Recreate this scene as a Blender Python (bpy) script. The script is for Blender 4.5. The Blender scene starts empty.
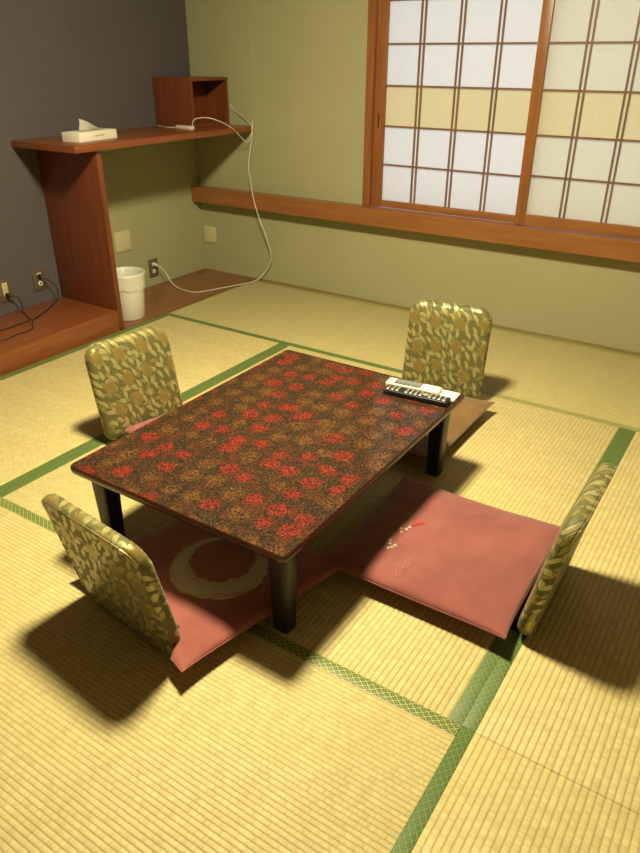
import bpy, bmesh, math, random
from mathutils import Vector, Matrix, noise
random.seed(7)
C = bpy.context.scene.collection
PI = math.pi

# ------------------------------------------------------------------ helpers
def srgb(r, g, b):
    f = lambda c: (c/255/12.92) if c/255 <= .04045 else ((c/255+.055)/1.055)**2.4
    return (f(r), f(g), f(b), 1)

class N:
    """small node builder"""
    def __init__(s, name):
        s.m = bpy.data.materials.new(name); s.m.use_nodes = True
        s.t = s.m.node_tree; s.t.nodes.clear()
        s.out = s.t.nodes.new('ShaderNodeOutputMaterial')
        s.b = s.t.nodes.new('ShaderNodeBsdfPrincipled')
        s.t.links.new(s.b.outputs[0], s.out.inputs[0])
    def n(s, kind, **kw):
        x = s.t.nodes.new(kind)
        for k, v in kw.items(): setattr(x, k, v)
        return x
    def l(s, a, b): s.t.links.new(a, b)
    def put(s, sock, v):
        if hasattr(v, 'is_linked') or hasattr(v, 'links'): s.l(v, sock)
        else: sock.default_value = v
    def math(s, op, a, b=0.0, c=0.0):
        x = s.n('ShaderNodeMath', operation=op)
        s.put(x.inputs[0], a); s.put(x.inputs[1], b)
        s.put(x.inputs[2], c)
        return x.outputs[0]
    def vmath(s, op, a, b=(0, 0, 0)):
        x = s.n('ShaderNodeVectorMath', operation=op)
        s.put(x.inputs[0], a); s.put(x.inputs[1], b)
        return x.outputs[0]
    def mix(s, f, a, b):
        x = s.n('ShaderNodeMix', data_type='RGBA')
        s.put(x.inputs[0], f); s.put(x.inputs[6], a); s.put(x.inputs[7], b)
        return x.outputs[2]
    def step(s, v, lo, hi, a=0.0, b=1.0):
        x = s.n('ShaderNodeMapRange'); x.clamp = True
        s.put(x.inputs[0], v); s.put(x.inputs[1], lo); s.put(x.inputs[2], hi); s.put(x.inputs[3], a); s.put(x.inputs[4], b)
        return x.outputs[0]
    def obj(s, scale=(1, 1, 1), rot=(0, 0, 0), loc=(0, 0, 0)):
        t = s.n('ShaderNodeTexCoord'); m = s.n('ShaderNodeMapping')
        m.inputs['Scale'].default_value = scale; m.inputs['Rotation'].default_value = rot
        m.inputs['Location'].default_value = loc
        s.l(t.outputs['Object'], m.inputs[0]); return m.outputs[0]
    def noise(s, vec, scale=5, detail=3, rough=.5, dims='3D'):
        x = s.n('ShaderNodeTexNoise', noise_dimensions=dims)
        s.l(vec, x.inputs['Vector']); x.inputs['Scale'].default_value = scale
        x.inputs['Detail'].default_value = detail; x.inputs['Roughness'].default_value = rough
        return x.outputs[0]
    def xyz(s, vec):
        x = s.n('ShaderNodeSeparateXYZ'); s.l(vec, x.inputs[0]); return x.outputs
    def comb(s, a, b, c=0.0):
        x = s.n('ShaderNodeCombineXYZ'); s.put(x.inputs[0], a); s.put(x.inputs[1], b); s.put(x.inputs[2], c); return x.outputs[0]
    def bump(s, h, dist=.002, strength=1):
        x = s.n('ShaderNodeBump'); s.put(x.inputs['Height'], h)
        x.inputs['Distance'].default_value = dist; x.inputs['Strength'].default_value = strength
        s.l(x.outputs[0], s.b.inputs['Normal']); return x
    def set(s, color=None, rough=.5, metal=0, spec=.5, sheen=0, coat=0, coat_rough=.05):
        if color is not None: s.put(s.b.inputs['Base Color'], color)
        s.put(s.b.inputs['Roughness'], rough); s.put(s.b.inputs['Metallic'], metal)
        s.put(s.b.inputs['Specular IOR Level'], spec)
        s.b.inputs['Sheen Weight'].default_value = sheen
        s.b.inputs['Coat Weight'].default_value = coat
        s.b.inputs['Coat Roughness'].default_value = coat_rough
        return s.m

def plain(name, col, rough=.5, metal=0, spec=.5, var=.06):
    s = N(name); o = s.obj()
    n = s.noise(o, 60, 3)
    c2 = tuple(min(1, c*(1-var*2)) for c in col[:3])+(1,)
    s.set(s.mix(s.step(n, .35, .7), col, c2), rough, metal, spec)
    return s.m

def wood(name, c1, c2, axis=0, rough=.35, spec=.5, fine=1.0, coat=.15):
    s = N(name)
    sc = [14*fine]*3; sc[axis] = 1.0
    o = s.obj(tuple(sc))
    a = s.noise(o, 3.0, 6, .6)
    sc2 = [90*fine]*3; sc2[axis] = 3
    b = s.noise(s.obj(tuple(sc2)), 2.0, 3, .6)
    f = s.math('ADD', s.math('MULTIPLY', a, .7), s.math('MULTIPLY', b, .3))
    s.bump(b, .0004, .5)
    return s.set(s.mix(s.step(f, .35, .65), c1, c2), rough, 0, spec, coat=coat, coat_rough=.25)

def wallpaper(name, col, dark, bumpd=.001):
    s = N(name); o = s.obj()
    v = s.noise(s.obj((1, 1, .15)), 350, 2)
    h = s.noise(s.obj((.15, .15, 1)), 350, 2)
    f = s.math('MULTIPLY', s.math('ADD', v, h), .5)
    big = s.noise(o, 2.5, 3)
    f2 = s.math('ADD', s.math('MULTIPLY', f, .8), s.math('MULTIPLY', big, .2))
    s.bump(f, bumpd, .6)
    return s.set(s.mix(s.step(f2, .38, .62), dark, col), .85, 0, .25)

def link(name, bm, mats, parent=None, smooth=True, loc=None, rot=None, angle=35):
    me = bpy.data.meshes.new(name)
    bmesh.ops.recalc_face_normals(bm, faces=bm.faces[:])
    bm.to_mesh(me); bm.free()
    for m in (mats if isinstance(mats, (list, tuple)) else [mats]): me.materials.append(m)
    if smooth:
        me.polygons.foreach_set('use_smooth', [True]*len(me.polygons))
        me.set_sharp_from_angle(angle=math.radians(angle))
    o = bpy.data.objects.new(name, me); C.objects.link(o)
    if parent: o.parent = parent
    if loc is not None: o.location = loc
    if rot is not None: o.rotation_euler = rot
    return o

def tag(o, label=None, cat=None, group=None, kind=None):
    if label: o['label'] = label
    if cat: o['category'] = cat
    if group: o['group'] = group
    if kind: o['kind'] = kind
    return o

def thing(name, label, cat, loc=(0, 0, 0), rz=0, group=None):
    o = bpy.data.objects.new(name, None); C.objects.link(o)
    o.empty_display_size = .1
    o.location = loc; o.rotation_euler = (0, 0, rz)
    return tag(o, label, cat, group)

def box(bm, x0, x1, y0, y1, z0, z1, bev=0.0, mat=0, seg=2):
    r = bmesh.ops.create_cube(bm, size=1)
    vs = r['verts']
    for v in vs:
        v.co = Vector(((x0+x1)/2+v.co.x*(x1-x0), (y0+y1)/2+v.co.y*(y1-y0), (z0+z1)/2+v.co.z*(z1-z0)))
    fs = set(f for v in vs for f in v.link_faces)
    for f in fs: f.material_index = mat
    if bev > 0:
        es = list(set(e for v in vs for e in v.link_edges))
        r = bmesh.ops.bevel(bm, geom=es, offset=bev, segments=seg, affect='EDGES', profile=.6)
        for f in r['faces']: f.material_index = mat
    return bm

def B(*a, **k):
    return box(bmesh.new(), *a, **k)

def tube(bm, pts, r, seg=8, closed=False, smooth=3):
    P = [Vector(p) for p in pts]
    if smooth > 1:                                    # catmull-rom
        Q = []
        n = len(P)
        rng = range(n) if closed else range(n-1)
        for i in rng:
            p0 = P[(i-1) % n] if closed or i > 0 else P[0]
            p1, p2 = P[i], P[(i+1) % n]
            p3 = P[(i+2) % n] if closed or i+2 < n else P[-1]
            for k in range(smooth):
                t = k/smooth
                Q.append(.5*((2*p1)+(-p0+p2)*t+(2*p0-5*p1+4*p2-p3)*t*t+(-p0+3*p1-3*p2+p3)*t**3))
        if not closed: Q.append(P[-1])
        P = Q
    rings = []; n = len(P); up = None
    for i, p in enumerate(P):
        if closed: d = (P[(i+1) % n]-P[i-1])
        else: d = (P[min(i+1, n-1)]-P[max(i-1, 0)])
        d.normalize()
        if up is None:
            up = d.orthogonal().normalized()
        up = (up-d*up.dot(d))
        if up.length < 1e-6: up = d.orthogonal()
        up.normalize(); s = d.cross(up)
        rr = r(i/(n-1)) if callable(r) else r
        rings.append([bm.verts.new(p+(up*math.cos(2*PI*k/seg)+s*math.sin(2*PI*k/seg))*rr) for k in range(seg)])
    for i in range(n if closed else n-1):
        a, b = rings[i], rings[(i+1) % n]
        for k in range(seg):
            bm.faces.new((a[k], a[(k+1) % seg], b[(k+1) % seg], b[k]))
    if not closed:
        bm.faces.new(rings[0]); bm.faces.new(rings[-1][::-1])
    return bm

def lathe(bm, prof, seg=48, c=(0, 0), cap_bottom=False, cap_top=False, wob=None):
    rings = []
    for j, (r, z) in enumerate(prof):
        ring = []
        for k in range(seg):
            a = 2*PI*k/seg
            rr, zz = r, z
            if wob: rr, zz = wob(j, a, r, z)
            ring.append(bm.verts.new((c[0]+rr*math.cos(a), c[1]+rr*math.sin(a), zz)))
        rings.append(ring)
    for a, b in zip(rings, rings[1:]):
        for k in range(seg): bm.faces.new((a[k], a[(k+1) % seg], b[(k+1) % seg], b[k]))
    if cap_bottom: bm.faces.new(rings[0][::-1])
    if cap_top: bm.faces.new(rings[-1])
    return bm

def loops_mesh(bm, loops, cap0=True, cap1=True):
    L = [[bm.verts.new(p) for p in lp] for lp in loops]
    n = len(L[0])
    for a, b in zip(L, L[1:]):
        for k in range(n): bm.faces.new((a[k], a[(k+1) % n], b[(k+1) % n], b[k]))
    if cap0: bm.faces.new(L[0][::-1])
    if cap1: bm.faces.new(L[-1])
    return bm

def rrect(w, h, r, inset=0, seg=8):
    """rounded rectangle outline centred on x, from 0 to h in y"""
    pts = []
    w2, h2 = w/2-inset, h/2-inset; r = max(r-inset, .004)
    for cx, cy, a0 in ((1, 1, 0), (-1, 1, 90), (-1, -1, 180), (1, -1, 270)):
        rr = r if cy > 0 else r*.7
        for k in range(seg+1):
            a = math.radians(a0+90*k/seg)
            pts.append((cx*(w2-rr)+rr*math.cos(a), h/2+cy*(h2-rr)+rr*math.sin(a)))
    return pts

# ------------------------------------------------------------------ materials
# tatami: ribs run along local X, straw colour streaks across
def tatami_mat(name, c1, c2, c3, PITCH=.0162):
    s = N(name); t = s.n('ShaderNodeTexCoord'); x, y, z = s.xyz(t.outputs['Object'])
    ph = s.math('MULTIPLY', y, 1/PITCH)
    fr = s.math('FRACT', ph)
    d = s.math('ABSOLUTE', s.math('SUBTRACT', fr, .5))             # 0 mid rib .. .5 groove
    rib = s.math('SQRT', s.math('SUBTRACT', 1.0, s.math('POWER', s.math('MULTIPLY', d, 1.96), 2)))
    groove = s.step(d, .27, .5)
    rowid = s.math('FLOOR', ph)
    # straws: across x, fine
    strw = s.noise(s.comb(s.math('MULTIPLY', x, 420), s.math('MULTIPLY', y, 6), rowid), 1.0, 2, .6)
    # weave knots: cell blocks along each rib, offset on alternate rows
    off = s.math('MULTIPLY', s.math('MODULO', rowid, 2.0), .5)
    kx = s.math('FRACT', s.math('ADD', s.math('MULTIPLY', x, 1/.021), off))
    kn = s.step(s.math('ABSOLUTE', s.math('SUBTRACT', kx, .5)), .38, .5)
    blocks = s.noise(s.comb(s.math('MULTIPLY', x, 38), s.math('MULTIPLY', rowid, .73), 0.0), 1.0, 1)
    streak = s.noise(s.comb(s.math('MULTIPLY', x, 9), s.math('MULTIPLY', y, .8), 0.0), 1.0, 4, .6)
    f = s.math('ADD', s.math('MULTIPLY', strw, .45), s.math('ADD', s.math('MULTIPLY', blocks, .32), s.math('MULTIPLY', streak, .23)))
    col = s.mix(s.step(f, .38, .62), c2, c1)
    col = s.mix(s.math('MULTIPLY', groove, .55), col, c3)
    col = s.mix(s.math('MULTIPLY', kn, .16), col, c3)
    h = s.math('ADD', rib, s.math('ADD', s.math('MULTIPLY', strw, .15), s.math('MULTIPLY', kn, -.22)))
    s.bump(h, .0022, .75)
    return s.set(col, .55, 0, .35, sheen=.12)

M_TAT = tatami_mat('tatami_straw', srgb(216, 200, 146), srgb(190, 173, 116), srgb(146, 132, 82))
M_TATF = tatami_mat('tatami_straw_fine', srgb(216, 200, 146), srgb(190, 173, 116), srgb(150, 134, 84), .0134)
M_TAT2 = tatami_mat('tatami_straw_painted_shade', srgb(198, 184, 132), srgb(180, 168, 114), srgb(140, 128, 80))  # dimmer reflection of the far mats put into the straw colour

def heri(name, base, line):
    s = N(name); t = s.n('ShaderNodeTexCoord'); x, y, z = s.xyz(t.outputs['Object'])
    k = 1/.021
    a = s.math('FRACT', s.math('MULTIPLY', s.math('ADD', x, s.math('MULTIPLY', y, 1.25)), k))
    b = s.math('FRACT', s.math('MULTIPLY', s.math('SUBTRACT', x, s.math('MULTIPLY', y, 1.25)), k))
    la = s.step(s.math('ABSOLUTE', s.math('SUBTRACT', a, .5)), .05, .11, 1, 0)
    lb = s.step(s.math('ABSOLUTE', s.math('SUBTRACT', b, .5)), .05, .11, 1, 0)
    lat = s.math('MAXIMUM', la, lb)
    dot = s.step(s.math('ADD', s.math('ABSOLUTE', s.math('SUBTRACT', s.math('FRACT', s.math('ADD', a, .5)), .5)),
                        s.math('ABSOLUTE', s.math('SUBTRACT', s.math('FRACT', s.math('ADD', b, .5)), .5))), .1, .22, .6, 0)
    m = s.math('MAXIMUM', lat, dot)
    th = s.noise(s.obj((1, 1, 1)), 900, 1)
    col = s.mix(m, base, line)
    col = s.mix(s.math('MULTIPLY', th, .25), col, (.02, .04, .01, 1))
    s.bump(m, .0005, .6)
    return s.set(col, .45, 0, .5, sheen=.1)
M_HERI = heri('green_border_cloth', srgb(78, 104, 46), srgb(120, 140, 72))
M_HERI_Y = heri('green_border_cloth_painted_sheen', srgb(92, 108, 42), srgb(190, 192, 120))  # sheen of the thread painted in as a yellower lattice

M_HERI_P = heri('border_cloth_painted_reflection', srgb(142, 140, 78), srgb(196, 190, 128))  # pale colour paints in window light reflected off the cloth
M_WGREEN = wallpaper('green_wallpaper', srgb(172, 170, 134), srgb(160, 159, 124))
M_WGREY = wallpaper('grey_wallpaper', srgb(98, 92, 96), srgb(84, 79, 84))
M_WDARK = wallpaper('brown_wallpaper', srgb(112, 104, 84), srgb(100, 92, 74))
M_PLAST = wood('ceiling_board', srgb(128, 108, 84), srgb(108, 88, 66), 1, rough=.7, coat=0)
M_WOOD_Y = wood('red_brown_wood_y', srgb(142, 82, 44), srgb(116, 60, 30), 1)
M_WOOD_Z = wood('red_brown_wood_z', srgb(126, 68, 38), srgb(100, 50, 28), 2)
M_WOOD_X = wood('red_brown_wood_x', srgb(156, 92, 46), srgb(128, 66, 32), 0)
M_FRAME_Z = wood('window_wood_z', srgb(156, 100, 56), srgb(130, 78, 42), 2)
M_FRAME_X = wood('window_wood_x', srgb(160, 106, 60), srgb(136, 84, 46), 0)
M_KUMI = wood('lattice_wood', srgb(140, 104, 76), srgb(116, 82, 60), 2, coat=0)
M_BOARD = wood('alcove_board_wood', srgb(142, 92, 56), srgb(110, 66, 38), 1, rough=.3)
M_LAC = plain('black_lacquer', (.012, .011, .010, 1), .38, 0, .4)
M_LACB = plain('dark_red_lacquer_edge', srgb(62, 24, 18), .22, 0, .5)
M_WHITE = plain('white_plastic', srgb(226, 222, 210), .4, var=.02)
M_CORD = plain('white_cord', srgb(222, 216, 200), .45, var=.02)
M_BLACK = plain('black_rubber', (.012, .012, .013, 1), .45)
M_PLATE = plain('cream_plate', srgb(206, 198, 160), .45, var=.02)
M_BRONZE = plain('bronze_plate', srgb(128, 116, 92), .4, .5)
M_CARD = plain('white_card', srgb(236, 232, 222), .7, var=.02)
M_TISSUE = plain('tissue_paper', srgb(238, 236, 228), .9, var=.02)
M_GREYPR = plain('grey_print', srgb(176, 170, 150), .8)
M_PLY = wood('bent_plywood', srgb(96, 66, 36), srgb(70, 46, 26), 0)

def table_mat():
    s = N('wakasa_lacquer_top'); o = s.obj()
    # soft wobble so the rosettes are not perfect discs
    wob = s.n('ShaderNodeTexNoise'); s.l(o, wob.inputs['Vector']); wob.inputs['Scale'].default_value = 38; wob.inputs['Detail'].default_value = 2
    wv = s.vmath('SCALE', s.vmath('SUBTRACT', wob.outputs[1], (.5, .5, .5))); wv.node.inputs[3].default_value = .030
    p = s.vmath('ADD', o, wv)
    v = s.n('ShaderNodeTexVoronoi', voronoi_dimensions='2D'); s.l(p, v.inputs['Vector'])
    v.inputs['Scale'].default_value = 12.2; v.inputs['Randomness'].default_value = .45
    cr = s.xyz(v.outputs['Color'])
    dist = v.outputs['Distance']
    rad = s.math('ADD', .34, s.math('MULTIPLY', cr[2], .10))
    blob = s.step(s.math('SUBTRACT', dist, rad), -.16, .05, 1, 0)
    spk = s.n('ShaderNodeTexVoronoi', voronoi_dimensions='2D'); s.l(o, spk.inputs['Vector']); spk.inputs['Scale'].default_value = 330
    sc = s.xyz(spk.outputs['Color'])
    n1 = s.noise(o, 150, 1.5, .6)
    n2 = s.noise(o, 22, 3, .6)
    bg = s.mix(s.step(sc[0], .2, .9), srgb(30, 18, 9), srgb(80, 54, 22))
    bg = s.mix(s.math('MULTIPLY', s.step(n2, .5, .62), .55), bg, srgb(98, 44, 20))
    red = s.mix(s.step(sc[1], .1, .9), srgb(88, 22, 14), srgb(152, 46, 26))
    och = s.mix(s.step(sc[1], .1, .9), srgb(72, 45, 17), srgb(118, 76, 30))
    bl = s.mix(s.math('GREATER_THAN', cr[0], .50), red, och)
    col = s.mix(s.math('MULTIPLY', blob, .92), bg, bl)
    crack = s.step(n1, .505, .53)
    fil = s.math('MULTIPLY', crack, s.step(n2, .30, .62, .98, .75))
    col = s.mix(fil, col, (.008, .006, .005, 1))
    gold = s.math('MULTIPLY', s.math('GREATER_THAN', sc[2], .97), .15)
    col = s.mix(gold, col, srgb(190, 160, 90))
    return s.set(col, .75, 0, .15, coat=.35, coat_rough=.05)
M_TABLE = table_mat()

def brocade(name, ground, leafc, leafc2, flowerc, plane='XZ'):
    s = N(name); t = s.n('ShaderNodeTexCoord'); X, Y, Z = s.xyz(t.outputs['Object'])
    u, w = s.math('ADD', X, s.math('MULTIPLY', Y, .7)), s.math('ADD', Z, s.math('MULTIPLY', Y, .7))
    P = s.comb(u, w, 0.0)
    def cells(scale, rnd, off):
        v = s.n('ShaderNodeTexVoronoi', voronoi_dimensions='2D')
        pp = s.vmath('ADD', P, (off, off*.7, 0))
        s.l(pp, v.inputs['Vector']); v.inputs['Scale'].default_value = scale; v.inputs['Randomness'].default_value = rnd
        loc = s.vmath('SUBTRACT', pp, v.outputs['Position'])      # local position in the cell, metres
        lx, ly, _ = s.xyz(loc); r = s.xyz(v.outputs['Color'])
        return lx, ly, r, v
    def leaf(scale, off, half, wid):
        lx, ly, r, v = cells(scale, .72, off)
        a = s.math('MULTIPLY', s.math('ADD', s.math('MULTIPLY', r[0], 2.2), -.1), 1.0)
        ca, sa = s.math('COSINE', a), s.math('SINE', a)
        p = s.math('ADD', s.math('MULTIPLY', lx, ca), s.math('MULTIPLY', ly, sa))
        q = s.math('SUBTRACT', s.math('MULTIPLY', ly, ca), s.math('MULTIPLY', lx, sa))
        q = s.math('ADD', q, s.math('MULTIPLY', s.math('MULTIPLY', p, p), 9.0))   # bend
        pr = s.math('DIVIDE', p, half)
        prof = s.math('MULTIPLY', s.math('SUBTRACT', 1.0, s.math('MULTIPLY', pr, pr)), wid)
        serr = s.math('MULTIPLY', s.math('SINE', s.math('MULTIPLY', p, 1500)), wid*.16)
        dd = s.math('SUBTRACT', s.math('ADD', prof, serr), s.math('ABSOLUTE', q))
        m = s.step(dd, 0.0, .0012)
        vein = s.step(s.math('ABSOLUTE', q), .0004, .0014, 1, 0)
        side = s.step(s.math('ABSOLUTE', s.math('SUBTRACT', s.math('FRACT', s.math('MULTIPLY', s.math('SUBTRACT', p, s.math('ABSOLUTE', q)), 160)), .5)), .12, .25, .6, 0)
        return m, s.math('MAXIMUM', vein, side), q
    th = s.noise(s.obj((1, 1, .2)), 900, 1)
    col = s.mix(s.math('MULTIPLY', th, .5), ground, tuple(c*.6 for c in ground[:3])+(1,))
    m1, v1, q1 = leaf(29, .37, .0185, .0078)
    m2, v2, q2 = leaf(31, 1.91, .016, .0066)
    c1 = s.mix(s.math('MULTIPLY', v1, .5), leafc, ground)
    c2 = s.mix(s.math('MULTIPLY', v2, .5), leafc2, ground)
    col = s.mix(s.math('MULTIPLY', m2, .85), col, c2)
    col = s.mix(s.math('MULTIPLY', m1, .9), col, c1)
    # blossoms
    lx, ly, r, v = cells(10.5, .45, 4.2)
    rr = s.math('SQRT', s.math('ADD', s.math('MULTIPLY', lx, lx), s.math('MULTIPLY', ly, ly)))
    an = s.math('ARCTAN2', ly, lx)
    pet = s.math('ABSOLUTE', s.math('SINE', s.math('ADD', s.math('MULTIPLY', an, 4.0), s.math('MULTIPLY', r[1], 6))))
    R = s.math('ADD', .0190, s.math('MULTIPLY', pet, .0095))
    mf = s.step(s.math('SUBTRACT', R, rr), 0.0, .0015)
    rings = s.step(s.math('ABSOLUTE', s.math('SUBTRACT', s.math('FRACT', s.math('ADD', s.math('MULTIPLY', rr, 190), s.math('MULTIPLY', pet, .8))), .5)), .12, .3, .8, 0)
    fc = s.mix(rings, flowerc, ground)
    col = s.mix(s.math('MULTIPLY', mf, .92), col, fc)
    mk = s.math('MAXIMUM', s.math('MAXIMUM', m1, m2), mf)
    s.bump(s.math('ADD', mk, s.math('MULTIPLY', th, .3)), .0008, .6)
    rough = s.step(mk, 0, 1, .6, .36)
    met = s.math('MULTIPLY', mk, .38)
    return s.set(col, rough, met, .5, sheen=.15)
M_BROC = brocade('green_gold_brocade', srgb(98, 94, 44), srgb(196, 186, 128), srgb(166, 154, 94), srgb(166, 142, 76))

def velvet(name, a, b, ring=False):
    s = N(name); o = s.obj(); t = s.n('ShaderNodeTexCoord'); X, Y, Z = s.xyz(t.outputs['Object'])
    n = s.noise(o, 7, 4, .55); th = s.noise(s.obj((1, .25, 1)), 1100, 1)
    f = s.math('ADD', s.math('MULTIPLY', n, .7), s.math('MULTIPLY', th, .3))
    col = s.mix(s.step(f, .38, .62), a, b)
    if ring:                                       # printed brush-stroke circle
        lx = s.math('SUBTRACT', X, .035); ly = s.math('SUBTRACT', Y, .02)
        rr = s.math('SQRT', s.math('ADD', s.math('MULTIPLY', lx, lx), s.math('MULTIPLY', ly, ly)))
        an = s.math('ARCTAN2', ly, lx)
        pol = s.comb(s.math('MULTIPLY', rr, 260), s.math('MULTIPLY', an, 1.1), 0.0)
        br = s.noise(pol, 1.0, 3, .6)
        e = s.noise(o, 30, 3, .6)
        width = s.math('ADD', .025, s.math('MULTIPLY', s.math('COSINE', s.math('ADD', an, 1.0)), .014))
        d = s.math('ABSOLUTE', s.math('SUBTRACT', rr, .118))
        m = s.step(s.math('SUBTRACT', s.math('ADD', width, s.math('MULTIPLY', s.math('SUBTRACT', e, .5), .035)), d), 0, .004)
        dry = s.step(br, .40, .52)
        rim = s.step(d, .006, .02)
        m = s.math('MULTIPLY', m, s.math('MAXIMUM', s.step(rim, 0, 1, 1, 0), s.step(dry, 0, 1, .35, 1)))
        col = s.mix(s.math('MULTIPLY', m, .85), col, srgb(204, 194, 168))
    s.bump(s.math('ADD', th, s.math('MULTIPLY', n, 2)), .0006, .5)
    return s.set(col, .8, 0, .25, sheen=.45)
M_PINK = velvet('rose_velvet', srgb(150, 84, 80), srgb(131, 71, 69))
M_PINKR = velvet('rose_velvet_with_ring', srgb(164, 92, 82), srgb(142, 76, 70), ring=True)
M_BROWN = velvet('brown_velvet', srgb(132, 98, 52), srgb(112, 80, 40))

def paper(name, col):
    s = N(name); o = s.obj()
    n = s.noise(o, 90, 4, .7)
    c = s.mix(s.step(n, .3, .7), col, tuple(x*.95 for x in col[:3])+(1,))
    s.set(c, .9, 0, .1)
    tr = s.n('ShaderNodeBsdfTranslucent'); s.put(tr.inputs[0], c)
    mx = s.n('ShaderNodeMixShader'); mx.inputs[0].default_value = .72
    s.l(s.b.outputs[0], mx.inputs[1]); s.l(tr.outputs[0], mx.inputs[2])
    s.l(mx.outputs[0], s.out.inputs[0])
    return s.m
M_PAPER = paper('shoji_paper', srgb(244, 244, 246))
M_PAPERW = paper('shoji_paper_warm', srgb(240, 237, 226))
M_PAPERB = paper('shoji_paper_painted_glow', srgb(240, 231, 204))  # warm glow from outside put into the paper colour of one row

# ------------------------------------------------------------------ room (metres; x from left wall, y=0 back wall, z=0 mats)
XR, YF, ZC = 4.0, -4.40, 2.42
def struct(name, bm, m, smooth=False): return tag(link(name, bm, m, smooth=smooth), kind='structure')
struct('floor', B(-.15, XR+.15, YF-.15, .15, -.12, -.055), M_TAT2)
struct('ceiling', B(-.15, XR+.15, YF-.15, .15, ZC, ZC+.08), M_PLAST)
bm = bmesh.new()                                   # left wall: grey paper, green paper in the alcove below the shelf
box(bm, -.15, 0, YF-.15, -1.23, -.12, ZC, mat=0)
box(bm, -.15, 0, -1.23, .12, .96, ZC, mat=0)
box(bm, -.15, 0, -1.23, .12, -.12, .96, mat=1)
struct('wall_left', bm, [M_WGREY, M_WGREEN])
WX0, WX1, WZ0, WZ1 = 1.335, 3.245, .56, 1.93
bm = bmesh.new()
box(bm, 0, WX0, 0, .12, -.12, ZC); box(bm, WX1, XR, 0, .12, -.12, ZC)
box(bm, WX0, WX1, 0, .12, -.12, WZ0); box(bm, WX0, WX1, 0, .12, WZ1, ZC)
struct('wall_back', bm, M_WGREEN)
struct('wall_right', B(XR, XR+.12, YF-.15, .12, -.12, ZC), M_WDARK)
struct('wall_front', B(0, XR, YF-.12, YF, -.12, ZC), M_WDARK)
struct('baseboard_back', B(.47, XR, -.022, 0, -.055, .010, bev=.002), wood('skirting_wood', srgb(150, 132, 84), srgb(126, 108, 64), 0))
tr = struct('trim_1', B(0, .47, -1.2152, 0, -.055, .006, bev=.002), M_BOARD)
tag(tr, 'brown wooden board set in the floor of the alcove')
tr = struct('trim_2', B(.4705, .480, YF, -.022, -.055, .003, bev=.001), wood('mat_edge_wood', srgb(132, 110, 60), srgb(110, 90, 46), 1))

# picture-rail height sill beam under the window
sill = struct('trim_3', B(0, XR, -.08, 0, .488, .585, bev=.002), M_FRAME_X)
tag(sill, 'brown wooden sill beam along the back wall')
win = thing('window_1', 'wooden shoji window frame set above the sill beam', 'window', (0, 0, 0)); win['kind'] = 'structure'
link('casing', B(1.320, 1.3655, -.036, .0, .5852, 1.965, bev=.002), M_FRAME_Z, win)
link('casing', B(3.215, 3.273, -.050, .0, .5852, 1.965, bev=.002), M_FRAME_Z, win)
link('head_casing', B(1.366, 3.2145, -.036, .0, 1.905, 1.965, bev=.002), M_FRAME_X, win)
link('track', B(1.3625, 3.2145, .0005, .115, .5605, .572), M_FRAME_X, win)

# ---- shoji panels
def shoji(name, label, x0, x1, yc, stile0, stile1, vx, zb, zt, bars, railb, ms):
    t = thing(name, label, 'shoji screen', ((x0+x1)/2, yc, zb), 0, 'shoji screens in the window')
    ox, oz = (x0+x1)/2, zb
    T = .013
    def bb(a, b, c, d, y0=-T, y1=T, bev=.0015): return B(a-ox, b-ox, y0, y1, c-oz, d-oz, bev=bev)
    link('stile', bb(x0, x0+stile0, zb, zt), M_FRAME_Z, t)
    link('stile', bb(x1-stile1, x1, zb, zt), M_FRAME_Z, t)
    link('bottom_rail', bb(x0+stile0, x1-stile1, zb, railb), M_FRAME_X, t)
    link('top_rail', bb(x0+stile0, x1-stile1, zt-.05, zt), M_FRAME_X, t)
    px0, px1 = x0+stile0, x1-stile1
    bm = bmesh.new()
    for v in vx:
        for dx in (-.011, .011): box(bm, v+dx-.004-ox, v+dx+.004-ox, -.009, .0035, railb-oz, zt-.05-oz)
    for z in bars: box(bm, px0-ox, px1-ox, -.0075, .0035, z-.0048-oz, z+.0048-oz)
    link('lattice', bm, M_KUMI, t, smooth=False)
    bm = bmesh.new()
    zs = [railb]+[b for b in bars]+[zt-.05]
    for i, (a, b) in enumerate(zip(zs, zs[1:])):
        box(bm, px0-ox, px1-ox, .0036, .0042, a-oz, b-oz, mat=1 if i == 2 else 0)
    bmesh.ops.remove_doubles(bm, verts=bm.verts[:], dist=1e-5)
    link('paper', bm, ms, t, smooth=False)
    return t
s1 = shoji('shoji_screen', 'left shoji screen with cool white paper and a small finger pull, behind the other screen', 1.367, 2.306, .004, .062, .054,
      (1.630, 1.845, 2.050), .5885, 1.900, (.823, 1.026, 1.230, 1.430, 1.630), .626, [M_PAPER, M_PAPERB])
link('finger_pull', B(-.445, -.437, -.0150, -.0125, .43, .50, bev=.001), M_BLACK, s1)
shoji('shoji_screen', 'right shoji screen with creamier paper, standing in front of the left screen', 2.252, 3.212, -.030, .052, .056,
      (2.490, 2.697, 2.905), .5885, 1.900, (.836, 1.027, 1.230, 1.430, 1.630), .645, [M_PAPERW, M_PAPERB])

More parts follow.
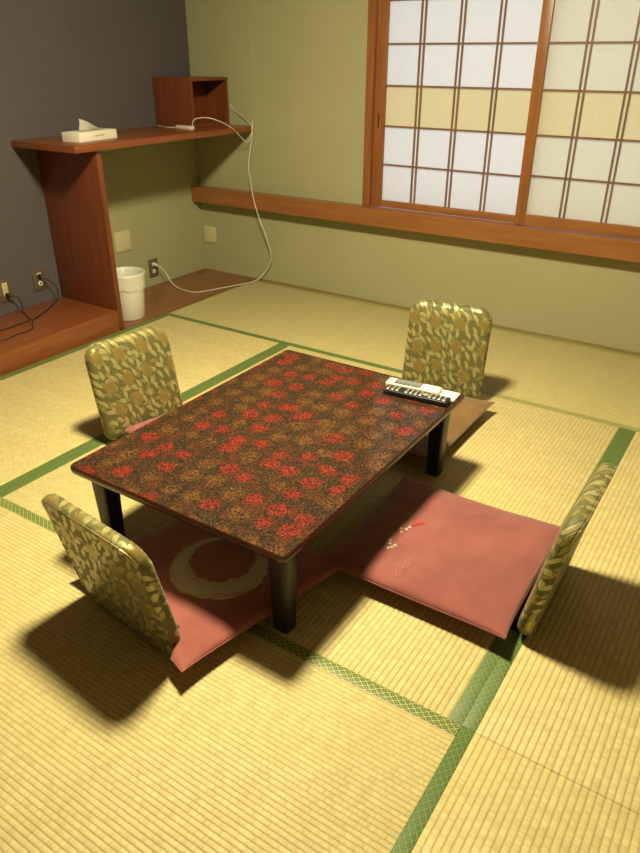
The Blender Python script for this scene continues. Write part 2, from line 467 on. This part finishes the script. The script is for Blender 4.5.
# ------------------------------------------------------------------ tatami mats
def mat(label, x0, x1, y0, y1, along, m, borders):
    """borders: list of (side, material); side is one of the long sides"""
    cx, cy = (x0+x1)/2, (y0+y1)/2
    L, W = (x1-x0, y1-y0) if along == 'x' else (y1-y0, x1-x0)
    rz = 0 if along == 'x' else PI/2
    t = thing('tatami_mat', label, 'tatami mat', (cx, cy, -.055), rz, 'tatami mats on the floor')
    g = .0004
    s = link('mat_body', B(-L/2+g, L/2-g, -W/2+g, W/2-g, 0, .055, bev=.0015), m, t)
    for side, mm in borders:
        hw = .034
        y = (W/2-hw/2-g) if side == '+' else -(W/2-hw/2-g)
        bm = B(-L/2+g, L/2-g, -hw/2, hw/2, .0-.0548, .0012, bev=.0008)
        link('border', bm, mm, t, loc=(0, y+(.0004 if side == '+' else -.0004), .055))
    return t
XA, XCN, XC = 1.365, 2.245, 3.125
YB, YD = -.905, -2.652
mat('tatami mat along the back wall, beginning at the brown alcove board', .48, 2.238, YB, -.022, 'x', M_TAT2, [('-', M_HERI), ('+', M_HERI_P)])
mat('tatami mat along the back wall under the right shoji screen', 2.238, XR, YB, -.022, 'x', M_TAT2, [('-', M_HERI_P), ('+', M_HERI_P)])
mat('tatami mat along the raised wooden platform, behind the chair with its back to the platform', .48, XA, YD, YB, 'y', M_TAT, [('-', M_HERI), ('+', M_HERI)])
mat('tatami mat under the left half of the low table', XA, XCN, YD, YB, 'y', M_TAT, [('+', M_HERI)])
mat('tatami mat under the single rose cushion with embroidery', XCN, XC, YD, YB, 'y', M_TAT, [('-', M_HERI)])
mat('tatami mat at the right, carrying the shadow of the right chair', XC, XR, YD, YB, 'y', M_TAT, [('+', M_HERI)])
mat('nearest tatami mat in the lower right corner, ending at a bare seam', XC, XR, YF, YD, 'y', M_TAT, [('+', M_HERI)])
mat('big nearest tatami mat across the lower left, carrying the shadow of the front chair', XA, XC, YD-.882, YD, 'x', M_TATF, [('+', M_HERI_Y)])
mat('tatami mat beyond the lower left edge, beside the raised platform', .48, XA, YF, YD, 'y', M_TAT, [('-', M_HERI)])
mat('tatami mat beyond the bottom edge, behind the nearest mat', XA, XC, YF, YD-.882, 'x', M_TAT, [('+', M_HERI)])

# ------------------------------------------------------------------ built-in shelf
t = thing('shelf_unit', 'red-brown wooden wall shelf with a side panel standing on a raised platform', 'shelf', (0, -1.2, 0))
link('shelf_board', B(0.0005, .494, -.190, 1.199, .951, .984, bev=.002), M_WOOD_Y, t)
link('side_panel', B(0.0005, .470, -.048, -.0155, .007, .9505, bev=.0015), M_WOOD_Z, t)
link('platform', B(0.0005, .4695, YF+1.2, -.0485, -.05, .116, bev=.002), M_WOOD_Y, t)


t = thing('wooden_cubby', 'small open-fronted red-brown wooden box on the far end of the shelf', 'box', (0, -.176, .9842))
bm = bmesh.new()
X0, X1, W, H, T = .004, .312, .172, .272, .018
box(bm, X0, X1, -W, -W+T, 0, H, bev=.001); box(bm, X0, X1, W-T-.004, W-.004, 0, H, bev=.001)
box(bm, X0, X1, -W+T, W-T-.004, 0, T, bev=.001); box(bm, X0, X1, -W+T, W-T-.004, H-T, H, bev=.001)
link('cubby_frame', bm, M_WOOD_Z, t, angle=30)
link('back_panel', B(X0+.13, X0+.136, -W+T, W-T-.004, T, H-T), M_WOOD_Z, t)

# tissue box
t = thing('tissue_box', 'flat white tissue box with one tissue standing up, on the near end of the shelf', 'tissue box', (.31, -1.125, .9842), math.radians(6))
link('carton', B(-.058, .058, -.147, .128, 0, .044, bev=.0015), M_CARD, t)
bm = bmesh.new()
for k, (a, b) in enumerate(((-.035, -.012), (-.008, .004), (.01, .022), (.026, .034))):
    box(bm, .0582, .0586, a, b, .018+.002*(k % 2), .026+.003*(k % 2))
link('faint_printed_mark', bm, M_GREYPR, t, smooth=False)
bm = bmesh.new()
sheet = []
for i in range(9):
    u = i/8; row = []
    for j in range(7):
        v = j/6
        y = -.072+u*.15
        hgt = .052*(1-u)**.9+.004
        z = .0475+v*hgt
        row.append(bm.verts.new((-.010+.012*math.sin(u*5)+.010*math.sin(v*3+u*2)*v, y+.006*v, z)))
    sheet.append(row)
for i in range(8):
    for j in range(6): bm.faces.new((sheet[i][j], sheet[i+1][j], sheet[i+1][j+1], sheet[i][j+1]))
bmesh.ops.solidify(bm, geom=bm.faces[:], thickness=.0008)
link('tissue', bm, M_TISSUE, t)
link('slot', B(-.014, .014, -.085, .090, .0460, .0466), M_GREYPR, t)

# ------------------------------------------------------------------ wall plates and outlets
def plate(name, label, cat, loc, rz, w, h, m, holes, group=None):
    """local: x across, -y out of the wall, z up"""
    t = thing(name, label, cat, loc, rz, group)
    link('cover_plate', B(-w/2, w/2, -.007, 0, -h/2, h/2, bev=.002), m, t)
    for kind, z in holes:
        if kind == 'socket':
            s = link('socket', B(-.013, .013, -.009, -.0071, z-.012, z+.012, bev=.002), M_WHITE, t)
            bm = bmesh.new(); box(bm, -.0055, -.0035, -.0095, -.0091, z-.005, z+.005); box(bm, .0035, .0055, -.0095, -.0091, z-.005, z+.005)
            link('slots', bm, M_BLACK, s, smooth=False)
        if kind == 'round':
            bm = lathe(bmesh.new(), [(.0145, 0), (.0145, .002), (.012, .003), (.006, .003)], 24, cap_bottom=True)
            s = link('antenna_socket', bm, M_WHITE, t, loc=(0, -.0071, z), rot=(PI/2, 0, 0))
            bm = lathe(bmesh.new(), [(.0058, 0), (.0058, .004), (.003, .004), (.003, .006)], 20, cap_bottom=True, cap_top=True)
            link('pin', bm, M_BLACK, s)
        if kind == 'tall':
            s = link('socket_column', B(-.016, .016, -.010, -.0071, z-.036, z+.036, bev=.002), M_PLATE, t)
            bm = bmesh.new()
            for dz in (-.022, 0, .022):
                box(bm, -.006, -.004, -.0105, -.0101, z+dz-.005, z+dz+.005); box(bm, .004, .006, -.0105, -.0101, z+dz-.005, z+dz+.005)
            link('slots', bm, M_BLACK, s, smooth=False)
    return t
RL = PI/2                                           # on the left wall: local -y becomes +x
plate('blank_plate', 'square cream blank cover plate on the side wall behind the waste bin', 'wall plate', (0, -.738, .342), RL, .124, .124, M_PLATE, [], 'blank cover plates')
plate('blank_plate', 'square cream blank cover plate on the back wall just right of the corner', 'wall plate', (.077, 0, .258), 0, .105, .110, M_PLATE, [], 'blank cover plates')
plate('wall_outlet', 'wall outlet behind the waste bin with the white cord plugged in', 'outlet', (0, -.505, .122), RL, .078, .118, M_BRONZE, [('socket', .024), ('socket', -.022)], 'wall outlets')
plate('wall_outlet', 'bronze outlet with a square and a round socket, next to the shelf side panel', 'outlet', (0, -1.377, .252), RL, .080, .120, M_BRONZE, [('socket', .026), ('round', -.022)], 'wall outlets')
plate('wall_outlet', 'bronze outlet with a tall cream socket strip, at the left edge of the photo', 'outlet', (0, -1.600, .242), RL, .080, .120, M_BRONZE, [('tall', .008)], 'wall outlets')

# ------------------------------------------------------------------ cords
def cord(name, label, cat, pts, r, m, group=None, plug=None):
    t = thing(name, label, cat, pts[0], 0, group); o = Vector(pts[0])
    link('cord', tube(bmesh.new(), [Vector(p)-o for p in pts], r, 8, smooth=5), m, t)
    if plug:
        for (p, d, sz, mm) in plug:
            d = Vector(d).normalized()
            bm = tube(bmesh.new(), [Vector((0, 0, 0)), d*sz*.15, d*sz*.7, d*sz], lambda u: [.0105, .0125, .010, .005][min(3, int(u*3.01))]*1.0, 10, smooth=1)
            link('plug', bm, mm, t, loc=Vector(p)-o)
    return t
cord('extension_cord', 'white cord hanging from the shelf end and running over the alcove board to the outlet', 'cord',
     [(.506, -.018, 1.02),
      (.505, -.03, .92), (.515, -.085, .76), (.530, -.094, .669), (.549, -.0905, .55), (.585, -.088, .44), (.62, -.075, .34), (.640, -.045, .20), (.615, -.03, .13), (.55, -.035, .045), (.515, -.085, .009),
      (.472, -.223, .0105), (.42, -.36, .0105), (.36, -.486, .0105), (.27, -.50, .0105), (.17, -.475, .012), (.115, -.465, .035), (.085, -.47, .085), (.060, -.488, .125), (.036, -.505, .144)],
     .0034, M_CORD, plug=[((.0115, -.505, .147), (1, .0, -.1), .032, M_WHITE)])
cord('wall_cable', 'thin wall-coloured cable running up the back wall above the shelf', 'cable',
     [(.505, -.0035, 2.35), (.508, -.0035, 1.80), (.512, -.0035, 1.66), (.490, -.007, 1.54), (.508, -.0035, 1.40), (.517, -.0035, 1.33), (.516, -.005, 1.16), (.507, -.0075, 1.03)], .0027, plain('cable_beige', srgb(178, 170, 130), .6))
t = cord('power_tap', 'white inline adapter with its cord, lying on the shelf in front of the wooden box', 'adapter',
     [(.355, -.405, 1.000), (.362, -.400, 1.030), (.385, -.385, 1.045), (.44, -.345, 1.046), (.486, -.27, 1.015), (.492, -.18, .970), (.491, -.12, .925), (.492, -.060, .893), (.500, -.035, .93), (.508, -.020, .975)],
     .0026, M_CORD)
o = Vector((.355, -.405, 1.000))
bm = B(-.068, .068, -.016, .016, -.009, .009, bev=.004)
link('adapter_body', bm, M_WHITE, t, loc=Vector((.290, -.398, .9925))-o, rot=(0, 0, math.radians(-6)))
link('cord_tail', tube(bmesh.new(), [Vector(p)-o for p in ((.224, -.392, .99), (.19, -.388, .986), (.15, -.40, .985), (.11, -.385, .985), (.06, -.36, .985), (.02, -.35, .986))], .0026, 8), M_CORD, t)
cord('white_cord', 'short white cord coming out from behind the wooden box on the shelf', 'cord',
     [(.318, -.0035, 1.10), (.36, -.010, 1.065), (.43, -.014, 1.03), (.485, -.0165, .99), (.50, -.018, .955), (.500, -.03, .90)], .0026, M_CORD)
cord('black_cable', 'black cable from the outlet beside the side panel, looping over the platform', 'cable',
     [(.030, -1.385, .268), (.052, -1.350, .250), (.075, -1.325, .200), (.080, -1.335, .14), (.075, -1.365, .1195), (.14, -1.462, .1195), (.205, -1.590, .1195), (.225, -1.615, .1225), (.262, -1.650, .1195), (.333, -1.702, .1195),
      (.333, -1.79, .1195), (.35, -1.863, .1195), (.333, -1.93, .1195), (.34, -2.3, .1195)], .0028, M_BLACK, 'black cables on the platform', plug=[((.0095, -1.380, .277), (1, 0, -.4), .026, M_BLACK)])
cord('black_cable', 'black cable from the outlet at the left edge of the photo, lying over the platform', 'cable',
     [(.034, -1.595, .214), (.056, -1.566, .205), (.062, -1.555, .165), (.065, -1.560, .125), (.10, -1.57, .1195), (.141, -1.592, .1195), (.200, -1.610, .1195), (.214, -1.70, .1195), (.216, -1.81, .1195), (.20, -2.3, .1195)],
     .0028, M_BLACK, 'black cables on the platform', plug=[((.0115, -1.600, .222), (1, .1, -.3), .028, M_BLACK)])
bm = tube(bmesh.new(), [(-.02, 0, .0025), (-.012, .004, .008), (.006, 0, .009), (.02, -.003, .0025)], .0022, 6)
box(bm, -.022, .022, -.006, .006, 0, .002)
tag(link('floor_hook', bm, M_BRONZE, loc=(.060, -.110, .0062)), 'tiny metal hook on the alcove floor board near the room corner', 'hook')

# ------------------------------------------------------------------ waste bin
M_BIN = plain('bin_plastic', srgb(236, 233, 222), .45, var=.02)
t = thing('waste_bin', 'white round plastic waste bin with a liner bag, behind the shelf side panel', 'waste bin', (.345, -1.052, .0065))
t.scale = (.90, .90, .95)
bm = lathe(bmesh.new(), [(.094, 0), (.097, .004), (.117, .270), (.122, .272), (.122, .279), (.116, .279), (.113, .268), (.093, .008)], 48, cap_bottom=True, cap_top=True)
link('bucket', bm, M_BIN, t)
def wob(j, a, r, z):
    n = noise.noise(Vector((math.cos(a)*3, math.sin(a)*3, j*.7)))
    n2 = noise.noise(Vector((math.cos(a)*9, math.sin(a)*9, j*1.3+5)))
    return r+.0025*n+.0018*n2, z+(0 if 1 < j < 6 else .030*n+.012*n2)
prof = [(.1185, .185), (.1195, .20), (.1215, .235), (.1245, .268), (.1250, .281), (.1180, .2825), (.1125, .268), (.106, .20), (.1, .15)]
M_BAG = N('thin_white_bag'); M_BAG.set(srgb(240, 238, 228), .3, 0, .5); M_BAG.b.inputs['Alpha'].default_value = .78; M_BAG = M_BAG.m
bm = lathe(bmesh.new(), prof, 72, wob=wob)
link('liner_bag', bm, M_BAG, t, angle=180)

# ------------------------------------------------------------------ low table
TX0, TX1, TY0, TY1, TH = 1.876, 2.661, -2.698, -1.589, .312
t = thing('low_table', 'low rectangular lacquered table with red and gold speckled flower top and black legs', 'table', ((TX0+TX1)/2, (TY0+TY1)/2, .0008))
w, l = TX1-TX0, TY1-TY0
def rr2(w, l, r, ins=0):
    return [(x, y-l/2) for x, y in [(p[0], p[1]) for p in rrect_full(w, l, r, ins)]]
def rrect_full(w, h, r, inset=0, seg=5):
    pts = []; w2, h2 = w/2-inset, h/2-inset; r = max(r-inset, .003)
    for cx, cy, a0 in ((1, 1, 0), (-1, 1, 90), (-1, -1, 180), (1, -1, 270)):
        for k in range(seg+1):
            a = math.radians(a0+90*k/seg)
            pts.append((cx*(w2-r)+r*math.cos(a), h/2+cy*(h2-r)+r*math.sin(a)))
    return pts
def slab(loops):
    return loops_mesh(bmesh.new(), [[(x, y, z) for x, y in rr2(w, l, .022, ins)] for ins, z in loops])
link('table_top', slab([(.016, TH-.030), (.006, TH-.026), (.001, TH-.016), (0, TH-.008), (.0015, TH-.003), (.004, TH-.0012)]), M_LACB, t, angle=30)
link('patterned_top', slab([(.0045, TH-.002), (.0052, TH-.0006), (.006, TH)]), M_TABLE, t, angle=30)
bm = bmesh.new()
for a in (-1, 1):
    box(bm, a*(w/2-.062)-.010, a*(w/2-.062)+.010, -l/2+.075, l/2-.075, TH-.060, TH-.0302, bev=.002)
    box(bm, -w/2+.072, w/2-.072, a*(l/2-.075)-.010, a*(l/2-.075)+.010, TH-.060, TH-.0302, bev=.002)
link('apron', bm, M_LAC, t)
for a in (-1, 1):
    for b in (-1, 1):
        cx, cy = a*(w/2-.060), b*(l/2-.075)
        loops = []
        for z, h in ((0, .021), (.004, .0240), (.10, .0262), (.24, .0300), (TH-.0303, .0320)):
            k = 0.006+.000*z
            pts = [(x, y-h) for x, y in rrect_full(2*h, 2*h, .008, 0, 3)]
            dx, dy = -a*(TH-z)*.0, 0
            loops.append([(cx+x+a*(.0365-h)*-.3, cy+y+b*(.0365-h)*-.3, z) for x, y in pts])
        link('leg', loops_mesh(bmesh.new(), loops), M_LAC, t, angle=40)

# ------------------------------------------------------------------ legless chairs
def chair(label, loc, rz, tilt=7.5, w=.395, h=.395):
    """local: seat towards +y, backrest at y=0 leaning to -y"""
    t = thing('floor_chair', label, 'floor chair', loc, rz, 'legless floor chairs round the low table')
    th = math.radians(tilt)
    def place(x, s, d):                               # s up the back, d forward of its mid plane
        bend = -.030*(s/h)**2+.012*(1-(2*x/w)**2)*-1
        return (x, -s*math.sin(th)+bend+d*math.cos(th), .012+s*math.cos(th)+d*math.sin(th))
    prof = [(.022, -.0185), (.008, -.0180), (.002, -.0150), (0, -.008), (0, .004), (.003, .013), (.010, .0195), (.022, .0235), (.05, .0265), (.09, .0275)]
    loops = []
    for ins, d in prof:
        loops.append([place(x, s, d) for x, s in rrect(w, h, .062, ins, 8)])
    bm = loops_mesh(bmesh.new(), loops, False, False)
    # fill both faces with a grid-like fan so they follow the bend
    for first, d, ins0 in ((0, -.0185, .022), (-1, .0275, .09)):
        bm.verts.ensure_lookup_table()
        n = len(loops[0]); base = 0 if first == 0 else (len(loops)-1)*n
        prev = [bm.verts[base+k] for k in range(n)]
        o = rrect(w, h, .062, ins0, 8)
        for f in (.66, .33):
            ring = [bm.verts.new(place(x*f, h/2+(s-h/2)*f, d+(.002*(1-f) if first else 0))) for x, s in o]
            for k in range(n): bm.faces.new((prev[k], prev[(k+1) % n], ring[(k+1) % n], ring[k]))
            prev = ring
        c = bm.verts.new(place(0, h/2, d+(.002 if first else 0)))
        for k in range(n): bm.faces.new((prev[k], prev[(k+1) % n], c))
    for i, v in enumerate(bm.verts):                  # soft upholstery
        nn = noise.noise(v.co*9+Vector(loc))
        v.co.y += nn*.0020
    bk = link('backrest', bm, M_BROC, t, angle=80)
    pp = [place(x, s, -.0165) for x, s in rrect(w, h, .062, .0045, 8)]
    link('piping', tube(bmesh.new(), pp, .0032, 6, closed=True, smooth=1), M_BROC, bk)
    # bent plywood seat
    bm = bmesh.new()
    path = [(-.004, .050), (.006, .022), (.03, .012), (.10, .010), (.25, .010), (.36, .011), (.39, .016)]
    rows = []
    for i, (y, z) in enumerate(path):
        row = [bm.verts.new((x, y, z)) for x in (-.16, -.08, 0, .08, .16)]
        rows.append(row)
    for a, b in zip(rows, rows[1:]):
        for k in range(4): bm.faces.new((a[k], a[k+1], b[k+1], b[k]))
    bmesh.ops.solidify(bm, geom=bm.faces[:], thickness=.010)
    zmin = min(v.co.z for v in bm.verts)
    for v in bm.verts: v.co.z += .0015-zmin+.0
    link('seat', bm, M_PLY, t)
    return t
A1 = math.radians(-6.5)
c1 = chair('legless chair with its patterned back to the viewer, in front of the table', (2.246, -2.834, .0), A1, w=.405, h=.388)
c2 = chair('legless chair at the right, its backrest seen edge-on above the embroidered rose cushion', (3.150, -2.130, .0), PI/2, tilt=6)
c3 = chair('legless chair with its back to the wooden platform, left of the table', (1.462, -2.012, 0), -PI/2-math.radians(10), w=.370, h=.388)
c4 = chair('legless chair at the far end of the table, facing the viewer behind the remotes', (2.340, -1.060, 0), PI+math.radians(9), w=.365, h=.41)

LEGS = [((TX0+TX1)/2+a*((TX1-TX0)/2-.060), (TY0+TY1)/2+b*((TY1-TY0)/2-.075)) for a in (-1, 1) for b in (-1, 1)]
def cushion(label, loc, rz, w, l, m, T=.026, tilt=(0, 0), seed=0, crease=.004, group='square seat cushions on the floor chairs', back=None):
    t = thing('seat_cushion', label, 'cushion', loc, rz, group)
    n = 44
    def surf(u, v, s):
        # s=+1 top, -1 bottom ; u,v in -1..1
        e = (1-abs(u)**3.2)*(1-abs(v)**3.2); e = max(e, 0)**.40
        ox = u*w/2*(1-.022*(1-v*v))+.006*u*abs(v)**6
        oy = v*l/2*(1-.022*(1-u*u))+.006*v*abs(u)**6
        p = Vector((u*2.1+seed, v*2.1, seed*1.7))
        cr = noise.noise(p)*crease*1.4+noise.noise(p*2.3)*crease*.6+crease*.55*(1-abs(noise.noise(p*1.6+Vector((7, 1, 0)))))**5
        z = T+s*T*e*(1.0 if s > 0 else .72)+(cr*e if s > 0 else 0)
        z += tilt[0]*u+tilt[1]*v+.010*(abs(u)*abs(v))**2
        return Vector((ox, oy, z))
    bm = bmesh.new()
    def g(k):                                          # denser towards the rims
        a = -1+2*k/n
        return math.sin(a*PI/2)
    top = [[bm.verts.new(surf(g(i), g(j), 1)) for j in range(n+1)] for i in range(n+1)]
    bot = [[top[i][j] if i in (0, n) or j in (0, n) else bm.verts.new(surf(g(i), g(j), -1)) for j in range(n+1)] for i in range(n+1)]
    for i in range(n):
        for j in range(n):
            bm.faces.new((top[i][j], top[i+1][j], top[i+1][j+1], top[i][j+1]))
            bm.faces.new((bot[i][j], bot[i][j+1], bot[i+1][j+1], bot[i+1][j]))
    Mi = Matrix.Translation(Vector(loc)) @ Matrix.Rotation(rz, 4, 'Z')
    def dent(p):
        q = Mi @ p
        for lx_, ly_ in LEGS:
            d = Vector((q.x-lx_, q.y-ly_)); h = .031
            if abs(d.x) < h and abs(d.y) < h:           # the cushion is pushed aside by the table leg
                if h-abs(d.x) < h-abs(d.y): q.x = lx_+math.copysign(h, (Mi.translation.x-lx_))
                else: q.y = ly_+math.copysign(h, (Mi.translation.y-ly_))
        if back:                                        # stops against the backrest standing on its edge
            c = back[0].matrix_basis.inverted() @ q
            lim = .026-max(0, abs(c.x)-(back[1]/2-.035))*1.5
            if c.y < lim: q = back[0].matrix_basis @ Vector((c.x, lim, c.z))
        return Mi.inverted() @ q
    for v in bm.verts: v.co = dent(v.co)
    link('cover', bm, m, t, angle=180)
    pts = [surf(g(k), -1, 1) for k in range(0, n)]+[surf(1, g(k), 1) for k in range(0, n)]+[surf(g(k), 1, 1) for k in range(n, 0, -1)]+[surf(-1, g(k), 1) for k in range(n, 0, -1)]
    link('seam', tube(bmesh.new(), [dent(p)+Vector((0, 0, -.001)) for p in pts], .0028, 6, closed=True, smooth=1), m, t)
    t['w'] = 0; del t['w']
    return t, surf
q1, f1 = cushion('rose cushion with a pale brush-stroke ring, half under the table at the front chair', (2.302, -2.588, .020), math.radians(-12.5), .545, .555, M_PINKR, T=.028, seed=1.3, back=(c1, .405))
q2, f2 = cushion('rose cushion with small white flowers and a ripple embroidered, in front of the right chair', (2.842, -2.115, .020), math.radians(0), .560, .550, M_PINK, T=.033, seed=4.1, crease=.006, back=(c2, .395))
q3, f3 = cushion('rose cushion showing only a sliver between the left backrest and the table', (1.775, -1.935, .020), math.radians(-10), .57, .49, M_PINK, T=.026, seed=6.6, back=(c3, .370))
q4, f4 = cushion('plain brown cushion on the chair at the far end of the table', (2.322, -1.385, .022), math.radians(0), .550, .590, M_BROWN, T=.026, seed=8.8, crease=.002)

# embroidery on the right cushion
def on2(x, y, lift=.0012):
    # world xy -> local surface point
    lx, ly = x-2.842, y+2.115
    u, v = max(-1, min(1, lx/(.560/2))), max(-1, min(1, ly/(.550/2)))
    p = f2(u, v, 1); return Vector((lx, ly, p.z+lift))
M_THW = plain('white_thread', srgb(232, 218, 190), .6)
M_THR = plain('red_thread', srgb(190, 52, 44), .6)
for spots in (((2.706, -2.155), (2.722, -2.150), (2.714, -2.170), (2.726, -2.136)), ((2.712, -2.238), (2.724, -2.248), (2.716, -2.256), (2.706, -2.226), (2.728, -2.236))):
    emb = bmesh.new()
    for (cx, cy) in spots:
        for k in range(5):
            a = k*2*PI/5+cx*40
            tube(emb, [on2(cx, cy), on2(cx+.0062*math.cos(a), cy+.0062*math.sin(a), .0016)], .0012, 5, smooth=1)
    link('white_flower_embroidery', emb, M_THW, q2)
emb = bmesh.new()
def rip(cx, cy, a, b, r):
    pts = [on2(cx+a*math.cos(th), cy+b*math.sin(th)) for th in [math.radians(150+k*20) for k in range(11)]]
    tube(emb, pts, r, 5, smooth=2)
rip(2.795, -2.300, .018, .048, .0008); rip(2.798, -2.285, .012, .028, .0008); rip(2.800, -2.262, .008, .014, .0008)
link('ripple_embroidery', emb, plain('dull_thread', srgb(196, 160, 140), .6), q2)
emb = bmesh.new()
for dy in (-.004, 0, .004, .008):
    tube(emb, [on2(2.728, -2.122+dy), on2(2.738, -2.104+dy*1.5), on2(2.752, -2.088+dy*.6)], .0019, 5, smooth=2)
link('red_leaf_embroidery', emb, M_THR, q2)

# ------------------------------------------------------------------ remotes on the table
TZ = TH+.0002
t = thing('remote_control', 'white remote control with a grey display, behind the black one', 'remote control', (2.487, -1.662, TZ), math.radians(6), 'remote controls on the table')
link('remote_body', B(-.100, .100, -.026, .026, 0, .020, bev=.005, seg=3), M_WHITE, t)
link('display_panel', B(-.070, .030, -.0205, .0205, .0201, .0210, bev=.0004), plain('grey_display', srgb(118, 122, 116), .25), t)
link('button_cover', B(.034, .092, -.021, .021, .0201, .0216, bev=.0006), M_CARD, t)
bm = bmesh.new()
for k in range(6): box(bm, -.064+k*.015, -.056+k*.015, -.016, -.009, .0211, .0214)
link('display_digits', bm, M_BLACK, t, smooth=False)
t = thing('remote_control', 'long black remote control with rows of buttons, nearest the viewer', 'remote control', (2.528, -1.722, TZ), math.radians(5), 'remote controls on the table')
bm = B(-.118, .118, -.0245, .0245, 0, .021, bev=.006, seg=3)
link('remote_body', bm, M_BLACK, t)
M_BTN = plain('grey_button', srgb(150, 148, 140), .5); M_BTNR = plain('red_button', srgb(190, 40, 30), .5)
for k in range(13):
    for j in range(3):
        if k in (3, 8): continue
        x, y = -.104+k*.0172, (j-1)*.0135
        link('button', B(x-.0048, x+.0048, y-.0034, y+.0034, .0211, .0226, bev=.0008, seg=1), M_BTNR if (k == 0 and j == 2) else (M_BTN if (k*3+j) % 3 else M_WHITE), t)
bm = lathe(bmesh.new(), [(.011, 0), (.011, .0018), (.0095, .0022), (.0065, .0022), (.006, .0012)], 20, cap_bottom=True, cap_top=True)
link('round_pad', bm, M_BTN, t, loc=(-.104+8*.0172, 0, .0211))
t = thing('card_case', 'small flat white card on the table corner beside the remotes', 'card', (2.603, -1.650, TZ), math.radians(4))
link('card', B(-.046, .046, -.036, .036, 0, .007, bev=.0012), M_CARD, t)
link('printed_line', B(-.034, -.012, .010, .014, .0071, .0073), M_BLACK, t)

# ------------------------------------------------------------------ light
def light(name, kind, loc, energy, col, **kw):
    d = bpy.data.lights.new(name, kind); d.energy = energy; d.color = col
    for k, v in kw.items(): setattr(d, k, v)
    o = bpy.data.objects.new(name, d); C.objects.link(o); o.location = loc
    return o
LX, LY, LZ = 2.18, -2.14, 2.31
light('lamp_bulb', 'AREA', (LX, LY, LZ), 82, (1, .885, .525), shape='DISK', size=.36)
light('lamp_wall_fill', 'POINT', (LX, LY, LZ-.02), 78, (1, .885, .525), shadow_soft_size=.16)  # extra point light at the lamp, added to brighten the walls
t = thing('ceiling_lamp', 'ceiling lamp above the low table', 'lamp', (LX, LY, ZC))
link('mount', lathe(bmesh.new(), [(.06, -.001), (.06, -.025), (.01, -.03)], 32, cap_bottom=True, cap_top=True), M_WHITE, t)
link('rod', lathe(bmesh.new(), [(.008, -.03), (.008, LZ+.05-ZC)], 16, cap_bottom=True, cap_top=True), M_WHITE, t)
link('lamp_shade', lathe(bmesh.new(), [(.02, LZ+.05-ZC), (.15, LZ+.045-ZC), (.20, LZ+.01-ZC), (.20, LZ-.005-ZC), (.196, LZ-.005-ZC), (.148, LZ+.038-ZC), (.02, LZ+.042-ZC)], 48, cap_top=True, cap_bottom=True), M_CARD, t)

w = bpy.data.worlds.new('World'); bpy.context.scene.world = w; w.use_nodes = True
bg = w.node_tree.nodes['Background']; bg.inputs[0].default_value = (.90, .95, 1.0, 1); bg.inputs[1].default_value = 1.00

# ------------------------------------------------------------------ camera
yaw, pitch, roll, F = 0.577059, -0.487467, 0.003285, 699.374262
cam = bpy.data.cameras.new('camera'); co = bpy.data.objects.new('camera', cam); C.objects.link(co)
fwd = Vector((-math.sin(yaw)*math.cos(pitch), math.cos(yaw)*math.cos(pitch), math.sin(pitch)))
ri = Vector((math.cos(yaw), math.sin(yaw), 0)); up = ri.cross(fwd)
R = ri*math.cos(roll)+up*math.sin(roll); U = up*math.cos(roll)-ri*math.sin(roll)
Mx = Matrix((R, U, -fwd)).transposed().to_4x4(); Mx.translation = Vector((3.45341, -3.76276, 1.37361))
co.matrix_world = Mx
cam.sensor_fit = 'HORIZONTAL'; cam.sensor_width = 36; cam.lens = F/640*36; cam.clip_start = .02
bpy.context.scene.camera = co
vs = bpy.context.scene.view_settings
vs.view_transform = 'Standard'; vs.look = 'None'; vs.gamma = 1; vs.use_curve_mapping = False; vs.exposure = 0.13
